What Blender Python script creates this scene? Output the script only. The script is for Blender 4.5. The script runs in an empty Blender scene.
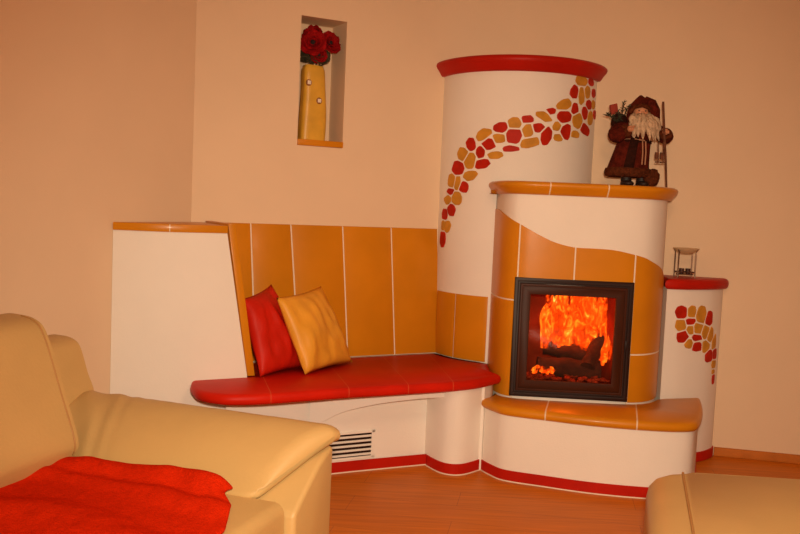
import bpy, bmesh, math, random
from mathutils import Vector, Matrix, noise

SC = bpy.context.scene
COL = SC.collection
R = math.radians
V = Vector

# ------------------------------------------------------------------ materials
def srgb(r, g, b):
    f = lambda c: (c/255)/12.92 if c/255 <= .04045 else ((c/255+.055)/1.055)**2.4
    return (f(r), f(g), f(b), 1)

def nodes_of(name):
    m = bpy.data.materials.new(name); m.use_nodes = True
    nt = m.node_tree
    return m, nt, nt.nodes['Principled BSDF']

def mat(name, col, rough=.6, var=.08, vscale=6, bump=0, bscale=60, coat=0, sheen=0, spec=.5, metal=0, detail=4):
    """principled surface with a noise-varied colour and an optional noise bump"""
    m, nt, b = nodes_of(name)
    tc = nt.nodes.new('ShaderNodeTexCoord')
    n = nt.nodes.new('ShaderNodeTexNoise'); n.inputs['Scale'].default_value = vscale; n.inputs['Detail'].default_value = detail
    nt.links.new(tc.outputs['Object'], n.inputs['Vector'])
    cr = nt.nodes.new('ShaderNodeValToRGB')
    c0 = [max(0, c*(1-var)) for c in col[:3]]; c1 = [min(1, c*(1+var)) for c in col[:3]]
    cr.color_ramp.elements[0].position = .3; cr.color_ramp.elements[1].position = .7
    cr.color_ramp.elements[0].color = (*c0, 1); cr.color_ramp.elements[1].color = (*c1, 1)
    nt.links.new(n.outputs['Fac'], cr.inputs['Fac'])
    nt.links.new(cr.outputs['Color'], b.inputs['Base Color'])
    b.inputs['Roughness'].default_value = rough; b.inputs['Metallic'].default_value = metal
    b.inputs['Coat Weight'].default_value = coat; b.inputs['Coat Roughness'].default_value = .12
    b.inputs['Sheen Weight'].default_value = sheen
    b.inputs['Specular IOR Level'].default_value = spec
    if bump:
        n2 = nt.nodes.new('ShaderNodeTexNoise'); n2.inputs['Scale'].default_value = bscale; n2.inputs['Detail'].default_value = 5
        nt.links.new(tc.outputs['Object'], n2.inputs['Vector'])
        bp = nt.nodes.new('ShaderNodeBump'); bp.inputs['Strength'].default_value = bump; bp.inputs['Distance'].default_value = .01
        nt.links.new(n2.outputs['Fac'], bp.inputs['Height']); nt.links.new(bp.outputs['Normal'], b.inputs['Normal'])
    return m

def grouted(m, planes, root, width=.0032, col=(.78, .62, .45)):
    """copy of a glazed tile material with grout joints on the vertical planes n.p = c (world), kept in object space"""
    m = m.copy(); nt = m.node_tree; b = nt.nodes['Principled BSDF']
    src = b.inputs['Base Color'].links[0].from_socket
    tc = nt.nodes.new('ShaderNodeTexCoord'); last = None
    for (nx, ny, c) in planes:
        c = c-(nx*root[0]+ny*root[1])
        d = nt.nodes.new('ShaderNodeVectorMath'); d.operation = 'DOT_PRODUCT'; d.inputs[1].default_value = (nx, ny, 0)
        nt.links.new(tc.outputs['Object'], d.inputs[0])
        s = nt.nodes.new('ShaderNodeMath'); s.operation = 'SUBTRACT'; s.inputs[1].default_value = c
        nt.links.new(d.outputs['Value'], s.inputs[0])
        a = nt.nodes.new('ShaderNodeMath'); a.operation = 'ABSOLUTE'; nt.links.new(s.outputs[0], a.inputs[0])
        l = nt.nodes.new('ShaderNodeMath'); l.operation = 'LESS_THAN'; l.inputs[1].default_value = width
        nt.links.new(a.outputs[0], l.inputs[0])
        if last is None: last = l
        else:
            x = nt.nodes.new('ShaderNodeMath'); x.operation = 'MAXIMUM'
            nt.links.new(last.outputs[0], x.inputs[0]); nt.links.new(l.outputs[0], x.inputs[1]); last = x
    mx = nt.nodes.new('ShaderNodeMix'); mx.data_type = 'RGBA'
    nt.links.new(last.outputs[0], mx.inputs['Factor']); nt.links.new(src, mx.inputs[6])
    mx.inputs[7].default_value = (*col, 1)
    nt.links.new(mx.outputs[2], b.inputs['Base Color'])
    return m

M = {}
M['wall'] = mat('wall_paint', (.82, .62, .43), .85, .02, 2.5, .10, 180, spec=.2)
M['ceiling'] = mat('ceiling_paint', (.80, .70, .60), .9, .02, 2, spec=.2)
M['plaster'] = mat('white_plaster', (.85, .79, .72), .8, .02, 4, .12, 140, spec=.25)
M['grout'] = mat('pale_grout', (.84, .72, .58), .85, .03, 40)
M['ochre'] = mat('ochre_glazed_tile', (.62, .225, .007), .34, .08, 3.5, .03, 30, coat=.04, spec=.22)
M['red'] = mat('red_glazed_tile', (.46, .013, .005), .40, .10, 5, .03, 30, spec=.12)
M['redseat'] = mat('red_seat_tile', (.58, .013, .003), .45, .10, 5, .03, 30, spec=.14)
M['mred'] = mat('red_mosaic_stone', (.46, .018, .006), .5, .15, 20, spec=.1)
M['mochre'] = mat('ochre_mosaic_stone', (.58, .26, .03), .5, .15, 20, spec=.1)
M['iron'] = mat('black_stove_iron', (.020, .006, .004), .45, .1, 20, .04, 200, spec=.25)
M['bezel'] = mat('brown_printed_border', (.050, .012, .004), .45, .08, 10, spec=.15)
M['firebrick'] = mat('sooty_firebrick', (.24, .030, .012), .9, .35, 9, .2, 40, spec=.05)
M['bark'] = mat('charred_wood', (.050, .011, .005), .95, .5, 14, .8, 35)
M['leather'] = mat('cream_leather', (.53, .34, .130), .48, .04, 5, .10, 90, spec=.45)
M['seam'] = mat('leather_seam', (.40, .20, .06), .6, .05, 20)
M['blanket'] = mat('red_fleece', (.58, .021, .003), .95, .10, 60, .6, 220, spec=.0)
M['satin_red'] = mat('red_satin', (.56, .014, .004), .50, .10, 7, .25, 14, spec=.2)
M['satin_gold'] = mat('gold_satin', (.80, .37, .035), .44, .10, 7, .25, 14, spec=.3)
M['vase'] = mat('yellow_ceramic', (.72, .40, .04), .35, .12, 12, .05, 30, coat=.15)
M['brown'] = mat('brown_ceramic', (.30, .10, .02), .5)
M['cream'] = mat('cream_ceramic', (.85, .75, .62), .5)
M['petal'] = mat('crimson_petal', (.28, .004, .005), .8, .35, 30, spec=.1)
M['petaldark'] = mat('dark_flower_heart', (.02, .006, .006), .8, .3, 40)
M['leaf'] = mat('dusky_leaf', (.06, .045, .02), .7, .3, 20)
M['coat'] = mat('dark_red_wool', (.085, .010, .005), .95, .45, 40, .5, 150, spec=.1)
M['coatdark'] = mat('dark_plaid_wool', (.03, .008, .005), .95, .3, 60, .4, 150, spec=.1)
M['fur'] = mat('brown_fur', (.10, .025, .010), 1, .4, 60, 1.0, 120, spec=.05)
M['beard'] = mat('white_beard', (.62, .44, .29), .95, .25, 45, .8, 110, spec=.1)
M['skin'] = mat('figurine_skin', (.62, .27, .14), .6)
M['boot'] = mat('dark_boot', (.02, .008, .006), .6)
M['stick'] = mat('brown_stick', (.12, .035, .012), .8, .3, 50)
M['cord'] = mat('pale_cord', (.45, .22, .12), .8)
M['fir'] = mat('dark_fir_sprig', (.030, .030, .014), .9, .4, 60)
M['parcel'] = mat('red_parcel', (.30, .03, .012), .8)
M['steel'] = mat('polished_steel', (.16, .09, .06), .35, .03, 10, metal=.8)
M['waxcup'] = mat('dark_cup', (.05, .015, .01), .4)
M['oak'] = mat('orange_wood_strip', (.50, .15, .022), .5, .12, 12, spec=.12)

# laminate floor: brick texture for the boards, stretched noise for the grain
def floor_mat():
    m, nt, b = nodes_of('laminate_boards')
    tc = nt.nodes.new('ShaderNodeTexCoord')
    mp = nt.nodes.new('ShaderNodeMapping'); mp.inputs['Rotation'].default_value = (0, 0, R(10))
    nt.links.new(tc.outputs['Object'], mp.inputs['Vector'])
    br = nt.nodes.new('ShaderNodeTexBrick'); br.offset = .37
    br.inputs['Scale'].default_value = 1; br.inputs['Brick Width'].default_value = 1.25; br.inputs['Row Height'].default_value = .19
    br.inputs['Mortar Size'].default_value = .0012; br.inputs['Bias'].default_value = 0
    br.inputs['Color1'].default_value = (.60, .165, .008, 1); br.inputs['Color2'].default_value = (.66, .195, .011, 1)
    br.inputs['Mortar'].default_value = (.40, .105, .012, 1)
    nt.links.new(mp.outputs['Vector'], br.inputs['Vector'])
    mp2 = nt.nodes.new('ShaderNodeMapping'); mp2.inputs['Scale'].default_value = (1.2, 22, 1); mp2.inputs['Rotation'].default_value = (0, 0, R(10))
    nt.links.new(tc.outputs['Object'], mp2.inputs['Vector'])
    ns = nt.nodes.new('ShaderNodeTexNoise'); ns.inputs['Scale'].default_value = 2.2; ns.inputs['Detail'].default_value = 6
    nt.links.new(mp2.outputs['Vector'], ns.inputs['Vector'])
    cr = nt.nodes.new('ShaderNodeValToRGB'); cr.color_ramp.elements[0].position = .3; cr.color_ramp.elements[1].position = .75
    cr.color_ramp.elements[0].color = (.80, .74, .66, 1); cr.color_ramp.elements[1].color = (1.08, 1.08, 1.08, 1)
    nt.links.new(ns.outputs['Fac'], cr.inputs['Fac'])
    mx = nt.nodes.new('ShaderNodeMix'); mx.data_type = 'RGBA'; mx.blend_type = 'MULTIPLY'; mx.inputs['Factor'].default_value = 1
    nt.links.new(br.outputs['Color'], mx.inputs[6]); nt.links.new(cr.outputs['Color'], mx.inputs[7])
    nt.links.new(mx.outputs[2], b.inputs['Base Color'])
    b.inputs['Roughness'].default_value = .40; b.inputs['Specular IOR Level'].default_value = .14
    return m
M['floor'] = floor_mat()

def glass_mat(name, tint, gloss=.06):
    m = bpy.data.materials.new(name); m.use_nodes = True; nt = m.node_tree; nt.nodes.clear()
    o = nt.nodes.new('ShaderNodeOutputMaterial'); mx = nt.nodes.new('ShaderNodeMixShader')
    t = nt.nodes.new('ShaderNodeBsdfTransparent'); t.inputs['Color'].default_value = (*tint, 1)
    g = nt.nodes.new('ShaderNodeBsdfGlossy'); g.inputs['Roughness'].default_value = .05
    mx.inputs[0].default_value = gloss
    nt.links.new(t.outputs[0], mx.inputs[1]); nt.links.new(g.outputs[0], mx.inputs[2]); nt.links.new(mx.outputs[0], o.inputs[0])
    return m
M['glass'] = glass_mat('stove_glass', (.97, .93, .9), .018)
M['dishglass'] = glass_mat('dish_glass', (.96, .90, .80), .10)
_nt = M['dishglass'].node_tree; _o = _nt.nodes['Material Output']; _d = _nt.nodes.new('ShaderNodeBsdfDiffuse'); _d.inputs['Color'].default_value = (.85, .68, .45, 1)
_m = _nt.nodes.new('ShaderNodeMixShader'); _m.inputs[0].default_value = .35; _src = _o.inputs[0].links[0].from_socket
_nt.links.new(_src, _m.inputs[1]); _nt.links.new(_d.outputs[0], _m.inputs[2]); _nt.links.new(_m.outputs[0], _o.inputs[0])

def flame_mat(name, strength, lo, seed):
    """fire: emission whose colour and density follow rising noise"""
    m = bpy.data.materials.new(name); m.use_nodes = True; nt = m.node_tree; nt.nodes.clear()
    o = nt.nodes.new('ShaderNodeOutputMaterial'); mx = nt.nodes.new('ShaderNodeMixShader')
    t = nt.nodes.new('ShaderNodeBsdfTransparent'); e = nt.nodes.new('ShaderNodeEmission')
    tc = nt.nodes.new('ShaderNodeTexCoord')
    mp = nt.nodes.new('ShaderNodeMapping'); mp.inputs['Scale'].default_value = (24, 24, 13); mp.inputs['Location'].default_value = (seed, seed*.7, seed*.3)
    n = nt.nodes.new('ShaderNodeTexNoise'); n.inputs['Scale'].default_value = 1; n.inputs['Detail'].default_value = 3.5; n.inputs['Distortion'].default_value = 1.1
    nt.links.new(tc.outputs['Object'], mp.inputs['Vector']); nt.links.new(mp.outputs['Vector'], n.inputs['Vector'])
    cr = nt.nodes.new('ShaderNodeValToRGB'); el = cr.color_ramp.elements
    el[0].position = .40; el[0].color = (.26, .006, .0, 1); el[1].position = .80; el[1].color = (1.0, .72, .12, 1)
    a = el.new(.54); a.color = (.85, .055, .002, 1); a = el.new(.67); a.color = (1.0, .22, .010, 1)
    nt.links.new(n.outputs['Fac'], cr.inputs['Fac']); nt.links.new(cr.outputs['Color'], e.inputs['Color'])
    e.inputs['Strength'].default_value = strength
    ar = nt.nodes.new('ShaderNodeValToRGB'); ar.color_ramp.elements[0].position = lo; ar.color_ramp.elements[1].position = lo+.20
    nt.links.new(n.outputs['Fac'], ar.inputs['Fac'])
    nt.links.new(ar.outputs['Color'], mx.inputs[0]); nt.links.new(t.outputs[0], mx.inputs[1]); nt.links.new(e.outputs[0], mx.inputs[2])
    nt.links.new(mx.outputs[0], o.inputs[0])
    return m
M['flame'] = flame_mat('flame', 1.1, .40, 3.1)
M['ember'] = flame_mat('glowing_ember', 1.3, .42, 9.3)

# ------------------------------------------------------------------ mesh building
class MB:
    def __init__(s): s.v = []; s.f = []; s.m = []
    def add(s, vs, fs, mi=0):
        o = len(s.v); s.v += [tuple(p) for p in vs]; s.f += [[i+o for i in q] for q in fs]; s.m += [mi]*len(fs); return s
    def loft(s, rings, cap=True, mi=0):
        n = len(rings[0]); vs = [p for r in rings for p in r]; fs = []
        for k in range(len(rings)-1):
            for i in range(n):
                j = (i+1) % n; fs.append([k*n+i, k*n+j, (k+1)*n+j, (k+1)*n+i])
        if cap: fs.append(list(range(n))[::-1]); fs.append([(len(rings)-1)*n+i for i in range(n)])
        return s.add(vs, fs, mi)
    def prism(s, poly, z0, z1, mi=0):
        return s.loft([[(x, y, z0) for x, y in poly], [(x, y, z1) for x, y in poly]], True, mi)
    def slab(s, poly, prof, mi=0):
        """prof: list of (outward offset, z)"""
        return s.loft([[(x, y, z) for x, y in offset(poly, o)] for o, z in prof], True, mi)
    def box(s, o, a, b, c, mi=0):
        o, a, b, c = V(o), V(a), V(b), V(c)
        vs = [o, o+a, o+a+b, o+b, o+c, o+a+c, o+a+b+c, o+b+c]
        return s.add(vs, [[3, 2, 1, 0], [4, 5, 6, 7], [0, 1, 5, 4], [1, 2, 6, 5], [2, 3, 7, 6], [3, 0, 4, 7]], mi)
    def tube(s, path, rad, n=10, mi=0):
        path = [V(p) for p in path]
        if not hasattr(rad, '__len__'): rad = [rad]*len(path)
        rings = []; up = V((0, 0, 1))
        for i, p in enumerate(path):
            t = (path[min(i+1, len(path)-1)]-path[max(i-1, 0)]).normalized()
            ref = up if abs(t.z) < .95 else V((1, 0, 0))
            a = t.cross(ref).normalized(); b = a.cross(t).normalized()
            rings.append([p+(a*math.cos(2*math.pi*k/n)+b*math.sin(2*math.pi*k/n))*rad[i] for k in range(n)])
        return s.loft(rings, True, mi)
    def lathe(s, prof, c, n=32, sx=1, sy=1, mi=0, rot=0):
        rings = []
        for r, z in prof:
            rings.append([(c[0]+r*sx*math.cos(2*math.pi*k/n+rot), c[1]+r*sy*math.sin(2*math.pi*k/n+rot), c[2]+z) for k in range(n)])
        return s.loft(rings, True, mi)
    def ball(s, c, rx, ry=None, rz=None, n=20, mi=0, rot=None, lump=0, seed=0):
        ry = rx if ry is None else ry; rz = rx if rz is None else rz
        rings = []
        for i in range(1, n//2):
            th = math.pi*i/(n//2); r = []
            for k in range(n):
                ph = 2*math.pi*k/n
                d = V((math.sin(th)*math.cos(ph), math.sin(th)*math.sin(ph), -math.cos(th)))
                f = 1+lump*noise.noise(d*3+V((seed, seed*2, 0)))
                p = V((d.x*rx*f, d.y*ry*f, d.z*rz*f))
                if rot is not None: p = rot @ p
                r.append(V(c)+p)
            rings.append(r)
        return s.loft(rings, True, mi)
    def grid(s, pts, mi=0):
        nu, nv = len(pts), len(pts[0]); vs = [p for r in pts for p in r]
        return s.add(vs, [[i*nv+j, (i+1)*nv+j, (i+1)*nv+j+1, i*nv+j+1] for i in range(nu-1) for j in range(nv-1)], mi)
    def build(s, name, mats, parent=None, loc=None, angle=35, bevel=0, segs=2, subsurf=0, solid=0):
        if not isinstance(mats, (list, tuple)): mats = [mats]
        if loc is None: loc = parent.location if parent else V((0, 0, 0))
        base = V(loc)
        if parent:                                   # vertices in the parent's own frame
            anc = parent; base = V((0, 0, 0))
            while anc: base += anc.location; anc = anc.parent
        me = bpy.data.meshes.new(name)
        me.from_pydata([tuple(V(p)-base) for p in s.v], [], s.f)
        for m in mats: me.materials.append(m)
        for p, i in zip(me.polygons, s.m): p.material_index = i
        bm = bmesh.new(); bm.from_mesh(me); bmesh.ops.recalc_face_normals(bm, faces=bm.faces)
        if bevel:
            ed = [e for e in bm.edges if len(e.link_faces) == 2 and e.calc_face_angle(0) > R(40)]
            bmesh.ops.bevel(bm, geom=ed, offset=bevel, segments=segs, affect='EDGES', profile=.5, clamp_overlap=True)
        bm.to_mesh(me); bm.free()
        for p in me.polygons: p.use_smooth = True
        me.set_sharp_from_angle(angle=R(angle))
        o = bpy.data.objects.new(name, me); COL.objects.link(o)
        if parent: o.parent = parent
        else: o.location = loc
        if solid:
            md = o.modifiers.new('thickness', 'SOLIDIFY'); md.thickness = solid; md.offset = 0
        if subsurf:
            md = o.modifiers.new('smooth', 'SUBSURF'); md.levels = subsurf; md.render_levels = subsurf
        return o

def thing(name, label, cat, loc, group=None):
    o = bpy.data.objects.new(name, None); COL.objects.link(o); o.location = loc; o.empty_display_size = .1
    o['label'] = label; o['category'] = cat
    if group: o['group'] = group
    return o
def tag(o, label, cat, group=None, kind=None):
    o['label'] = label; o['category'] = cat
    if group: o['group'] = group
    if kind: o['kind'] = kind
    return o
def struct(o): o['kind'] = 'structure'; return o

def catmull(pts, n=6):
    out = []
    for i in range(len(pts)-1):
        p0 = pts[max(i-1, 0)]; p1 = pts[i]; p2 = pts[i+1]; p3 = pts[min(i+2, len(pts)-1)]
        for k in range(n):
            t = k/n
            out.append(tuple(.5*((2*p1[j])+(-p0[j]+p2[j])*t+(2*p0[j]-5*p1[j]+4*p2[j]-p3[j])*t*t+(-p0[j]+3*p1[j]-3*p2[j]+p3[j])*t**3) for j in range(len(p1))))
    out.append(tuple(pts[-1])); return out

def area(poly): return .5*sum(a[0]*b[1]-b[0]*a[1] for a, b in zip(poly, poly[1:]+poly[:1]))
def offset(poly, d):
    """push a closed outline outwards by d (mitred)"""
    if abs(d) < 1e-9: return list(poly)
    sg = 1 if area(list(poly)) > 0 else -1; n = len(poly); out = []
    for i in range(n):
        a, p, b = V(poly[i-1]), V(poly[i]), V(poly[(i+1) % n])
        e0 = (p-a).normalized(); e1 = (b-p).normalized()
        n0 = V((e0.y, -e0.x))*sg; n1 = V((e1.y, -e1.x))*sg
        m = n0+n1
        m = n0 if m.length < 1e-4 else m.normalized()
        k = min(1.6, 1/max(.3, m.dot(n0)))
        out.append(tuple(p+m*d*k))
    return out

# ------------------------------------------------------------------ room frames
N0 = V((-.315, 4.65)); NU = V((math.cos(R(27.6)), math.sin(R(27.6)))); NN = V((NU.y, -NU.x))     # niche wall: origin, along, into the room
def NW(u, n, z=None):
    p = N0+NU*u+NN*n
    return (p.x, p.y) if z is None else (p.x, p.y, z)
niche_y = lambda x: N0.y+(x-N0.x)*math.tan(R(27.6))
right_y = lambda x: 4.68-math.tan(R(11.8))*(x-1.8)
# room corner where the two walls meet, left wall corner
cx = (4.68+math.tan(R(11.8))*1.8-N0.y+math.tan(R(27.6))*N0.x)/(math.tan(R(27.6))+math.tan(R(11.8)))
CR = V((cx, niche_y(cx)))
CL = V((-1.056, niche_y(-1.056)))
LD = V((-.43, -.903)).normalized()                        # along the left wall, towards the viewer
RD = V((math.cos(R(-11.8)), math.sin(R(-11.8))))
L_END = CL+LD*4.9; R_END = CR+RD*3.2; BY = -1.6
H_ROOM = 2.62
room = [tuple(L_END), (L_END.x, BY), (R_END.x, BY), tuple(R_END), tuple(CR), tuple(CL)]

def wall(name, a, b, outward, th=.2):
    a, b = V(a), V(b); d = b-a; o = V(outward).normalized()*th
    m = MB().box((a.x, a.y, 0), (d.x, d.y, 0), (o.x, o.y, 0), (0, 0, H_ROOM))
    return struct(m.build(name, M['wall'], loc=((a.x+b.x)/2, (a.y+b.y)/2, 0)))
fl = [tuple(p) for p in offset(room, .2)]
struct(MB().prism(fl, -.1, 0).build('floor', M['floor'], loc=(0, 2, 0)))
struct(MB().prism(fl, H_ROOM, H_ROOM+.1).build('ceiling', M['ceiling'], loc=(0, 2, H_ROOM)))
wall('wall_left', L_END, CL, (-LD.y*-1*-1, LD.x*-1) if False else (-.903, .43))
RT = CR+RD*.30
wall('wall_right', RT, R_END, (-RD.y, RD.x))
wall('wall_side', (R_END.x, BY), R_END, (1, 0))
wall('wall_front', (L_END.x, BY), (R_END.x, BY), (0, -1))
wall('wall_far_left', L_END, (L_END.x, BY), (-1, 0))

# niche wall with its recess
UL, UR, ZB, ZT, ND = -.288, -.028, 1.612, 2.285, .20
uL = (CL-N0).dot(NU); uR = (CR-N0).dot(NU)-.30
m = MB()
cor = []                                              # softly rounded plaster corner behind the column
for k in range(17):
    t = k/16; p = (CR-NU*.30)*(1-t)**2+CR*2*t*(1-t)+(CR+RD*.30)*t*t; cor.append((p.x, p.y))
m.grid([[(x, y, 0), (x, y, H_ROOM)] for x, y in cor])
us = [uL, UL, UR, uR]; zs = [0, ZB, ZT, H_ROOM]
for i in range(3):
    for j in range(3):
        if i == 1 and j == 1: continue
        m.add([NW(us[i], 0, zs[j]), NW(us[i+1], 0, zs[j]), NW(us[i+1], 0, zs[j+1]), NW(us[i], 0, zs[j+1])], [[0, 1, 2, 3]])
c0 = [NW(UL, 0, ZB), NW(UR, 0, ZB), NW(UR, 0, ZT), NW(UL, 0, ZT)]; c1 = [NW(UL, -ND, ZB), NW(UR, -ND, ZB), NW(UR, -ND, ZT), NW(UL, -ND, ZT)]
m.add(c0+c1, [[0, 1, 5, 4], [1, 2, 6, 5], [2, 3, 7, 6], [3, 0, 4, 7], [4, 5, 6, 7]])
m.add([NW(uL, -.26, 0), NW(uR, -.26, 0), NW(uR, -.26, H_ROOM), NW(uL, -.26, H_ROOM)], [[0, 1, 2, 3]])
struct(m.build('wall_back', M['wall'], loc=(N0.x, N0.y, 0)))

# skirting on the right wall, starting at the small column
p0 = V((1.80, right_y(1.80))); p1 = R_END-RD*.01; rn = V((RD.y, -RD.x))
sk = [(0, 0), (.014, 0), (.014, .036), (.010, .044), (.004, .047), (0, .047)]
m = MB().loft([[(p.x+rn.x*(o+.001), p.y+rn.y*(o+.001), z+.001) for o, z in sk] for p in (p0, p1)])
struct(m.build('baseboard_right', M['oak'], loc=(p0.x, p0.y, 0)))

# ------------------------------------------------------------------ tall round column
CC = V((.647, 5.03)); CRAD = .457
def arc_pts(r, n=64, x_stop=None):
    """points of the circle that stand inside the room, from the niche wall round to the right wall"""
    ang = []
    def inside(a):
        x, y = CC.x+r*math.cos(a), CC.y+r*math.sin(a)
        return y < niche_y(x)-.003 and y < right_y(x)-.003 and (x_stop is None or x < x_stop)
    good = [R(-220+k*.25) for k in range(1040) if inside(R(-220+k*.25))]
    a0, a1 = good[0], good[-1]
    return [(CC.x+r*math.cos(a0+(a1-a0)*k/n), CC.y+r*math.sin(a0+(a1-a0)*k/n)) for k in range(n+1)]
corner_pt = (CR.x, CR.y-.006)
ring = lambda r, n=64: arc_pts(r, n)+[corner_pt]
Z_SEAT, Z_LIP, Z_SHELF0, Z_SHELF, Z_HEARTH0, Z_HEARTH = .48, .43, 1.403, 1.466, .322, .370

tc = thing('tall_column', 'tall round white plaster column with a red rim and winding mosaic band, in the corner behind the stove', 'column', (CC.x-.1, CC.y-.35, 0))
m = MB()
low = arc_pts(CRAD-.002, 24, .5062); low = low+[(.5062, right_y(.5062)-.004), corner_pt]
m.prism(low, 0, Z_SHELF0-.002)
up = ring(CRAD)
m.loft([[(x, y, z) for x, y in up] for z in (Z_SHELF0-.002, 2.062)])
m.build('column_body', M['plaster'], tc)
prof = [(.000, 2.056), (.016, 2.057), (.024, 2.068), (.034, 2.084), (.047, 2.100), (.053, 2.114), (.050, 2.127), (.040, 2.136), (.020, 2.139)]
MB().loft([[(x, y, z) for x, y in ring(CRAD+o)] for o, z in prof]).build('column_rim', M['red'], tc, angle=60)

def clip_half(poly, nx, ny, c):
    """keep the part of a polygon with nx*x+ny*y <= c"""
    out = []
    for k in range(len(poly)):
        a, b = poly[k-1], poly[k]; da, db = nx*a[0]+ny*a[1]-c, nx*b[0]+ny*b[1]-c
        if da <= 0 and db > 0 or da > 0 and db <= 0:
            t = da/(da-db); out.append((a[0]+(b[0]-a[0])*t, a[1]+(b[1]-a[1])*t))
        if db <= 0: out.append(b)
    return out
def mosaic(m, stones, surf, gap, rng, size=.65, lift=.004, sink=.002):
    """irregular stones packed side by side: stones = (s, z, w, h, colour, turn) in the plane of the surface"""
    for i, (s_, z, w, h, c_, rot) in enumerate(stones):
        n = rng.choice([7, 8, 9]); ph = rng.random()*6.28; poly = []
        for k in range(n):
            a = ph+2*math.pi*(k+rng.uniform(-.25, .25))/n; f = (abs(math.cos(a))**3+abs(math.sin(a))**3)**(-1/3)
            x, y = math.cos(a)*f*w*size*rng.uniform(.92, 1.06), math.sin(a)*f*h*size*rng.uniform(.92, 1.06)
            c, q = math.cos(R(rot)), math.sin(R(rot)); poly.append((x*c-y*q, x*q+y*c))
        for j, o in enumerate(stones):
            if j == i: continue
            dx, dz = o[0]-s_, o[1]-z; d = math.hypot(dx, dz)
            if d > .16 or d < 1e-6: continue
            ux, uz = dx/d, dz/d
            ri = 1/math.sqrt((ux/w)**2+(uz/h)**2); rj = 1/math.sqrt((ux/o[2])**2+(uz/o[3])**2)
            poly = clip_half(poly, ux, uz, d*ri/(ri+rj)-gap/2)
            if len(poly) < 3: break
        if len(poly) < 3: continue
        n = len(poly); P = []
        for k in range(n):
            for d in (-1, 1): P.append(tuple(poly[k][t]*.86+poly[(k+d) % n][t]*.14 for t in (0, 1)))
        mx, mz = sum(p[0] for p in P)/len(P), sum(p[1] for p in P)/len(P)
        m.loft([[surf(s_+x, z+y, -sink) for x, y in P], [surf(s_+x, z+y, lift*.6) for x, y in P], [surf(s_+mx+(x-mx)*.94, z+mz+(y-mz)*.94, lift) for x, y in P]], True, 0 if c_ == 'r' else 1)
rng = random.Random(5); m = MB()
surf = lambda a_, z, out: (CC.x+(CRAD+out)*math.cos(a_/CRAD), CC.y+(CRAD+out)*math.sin(a_/CRAD), z)
mosaic(m, [(R(phi)*CRAD, z, w, h, c, rot) for phi, z, w, h, c, rot in [(-154.3, 1.138, 0.049, 0.08, 'r', 0), (-148.9, 1.212, 0.05, 0.06, 'o', -20), (-154.0, 1.215, 0.034, 0.056, 'o', 0), (-152.9, 1.276, 0.047, 0.056, 'r', 0), (-145.0, 1.306, 0.06, 0.055, 'r', -10), (-150.0, 1.36, 0.06, 0.042, 'o', 0), (-140.3, 1.371, 0.067, 0.06, 'o', 0), (-146.9, 1.409, 0.071, 0.032, 'r', 20), (-133.7, 1.433, 0.053, 0.05, 'r', 0), (-146.1, 1.467, 0.057, 0.065, 'o', 0), (-139.8, 1.455, 0.043, 0.064, 'o', -10), (-140.1, 1.537, 0.08, 0.064, 'r', 0), (-129.5, 1.578, 0.066, 0.073, 'o', 0), (-128.9, 1.495, 0.082, 0.045, 'o', 20), (-136.0, 1.614, 0.067, 0.059, 'o', -20), (-129.2, 1.667, 0.049, 0.063, 'r', 25), (-121.4, 1.622, 0.042, 0.058, 'r', 0), (-119.7, 1.563, 0.078, 0.045, 'r', 15), (-120.2, 1.72, 0.09, 0.045, 'o', 30), (-115.4, 1.669, 0.066, 0.049, 'r', 0), (-111.2, 1.608, 0.078, 0.033, 'o', 5), (-107.9, 1.758, 0.067, 0.045, 'r', 8), (-108.9, 1.698, 0.063, 0.04, 'o', 0), (-98.8, 1.713, 0.072, 0.069, 'r', 0), (-100.3, 1.647, 0.083, 0.029, 'r', 5), (-98.7, 1.781, 0.061, 0.049, 'o', 0), (-89.7, 1.742, 0.048, 0.058, 'o', 0), (-88.1, 1.682, 0.09, 0.044, 'o', 14), (-90.4, 1.805, 0.057, 0.033, 'r', 5), (-82.5, 1.762, 0.054, 0.04, 'r', 0), (-77.0, 1.721, 0.052, 0.084, 'r', -20), (-78.9, 1.821, 0.09, 0.036, 'o', -25), (-74.5, 1.854, 0.048, 0.027, 'r', 10), (-69.5, 1.776, 0.043, 0.04, 'o', 0), (-67.8, 1.717, 0.052, 0.031, 'o', 0), (-64.1, 1.829, 0.076, 0.054, 'r', 0), (-62.0, 1.752, 0.062, 0.072, 'r', -10), (-64.6, 1.895, 0.081, 0.045, 'o', 25), (-56.7, 1.969, 0.049, 0.061, 'r', -20), (-55.0, 1.88, 0.044, 0.05, 'r', 0), (-51.5, 1.819, 0.068, 0.068, 'o', -10), (-53.6, 1.744, 0.059, 0.032, 'o', 0), (-42.8, 1.778, 0.087, 0.046, 'r', -20), (-49.6, 2.033, 0.086, 0.05, 'o', 0), (-49.1, 1.958, 0.043, 0.082, 'o', 0), (-42.4, 1.98, 0.048, 0.055, 'o', 0), (-38.0, 2.039, 0.056, 0.032, 'r', 0), (-39.1, 1.916, 0.059, 0.044, 'r', 0), (-44.0, 1.865, 0.046, 0.059, 'r', 10), (-35.9, 1.845, 0.056, 0.06, 'o', 0), (-32.6, 1.984, 0.045, 0.039, 'r', 0), (-32.1, 1.923, 0.046, 0.039, 'o', 0), (-28.0, 1.87, 0.042, 0.042, 'r', 0)]], surf, .0080, rng)
m.build('mosaic_band', [M['mred'], M['mochre']], tc, angle=25)
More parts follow.
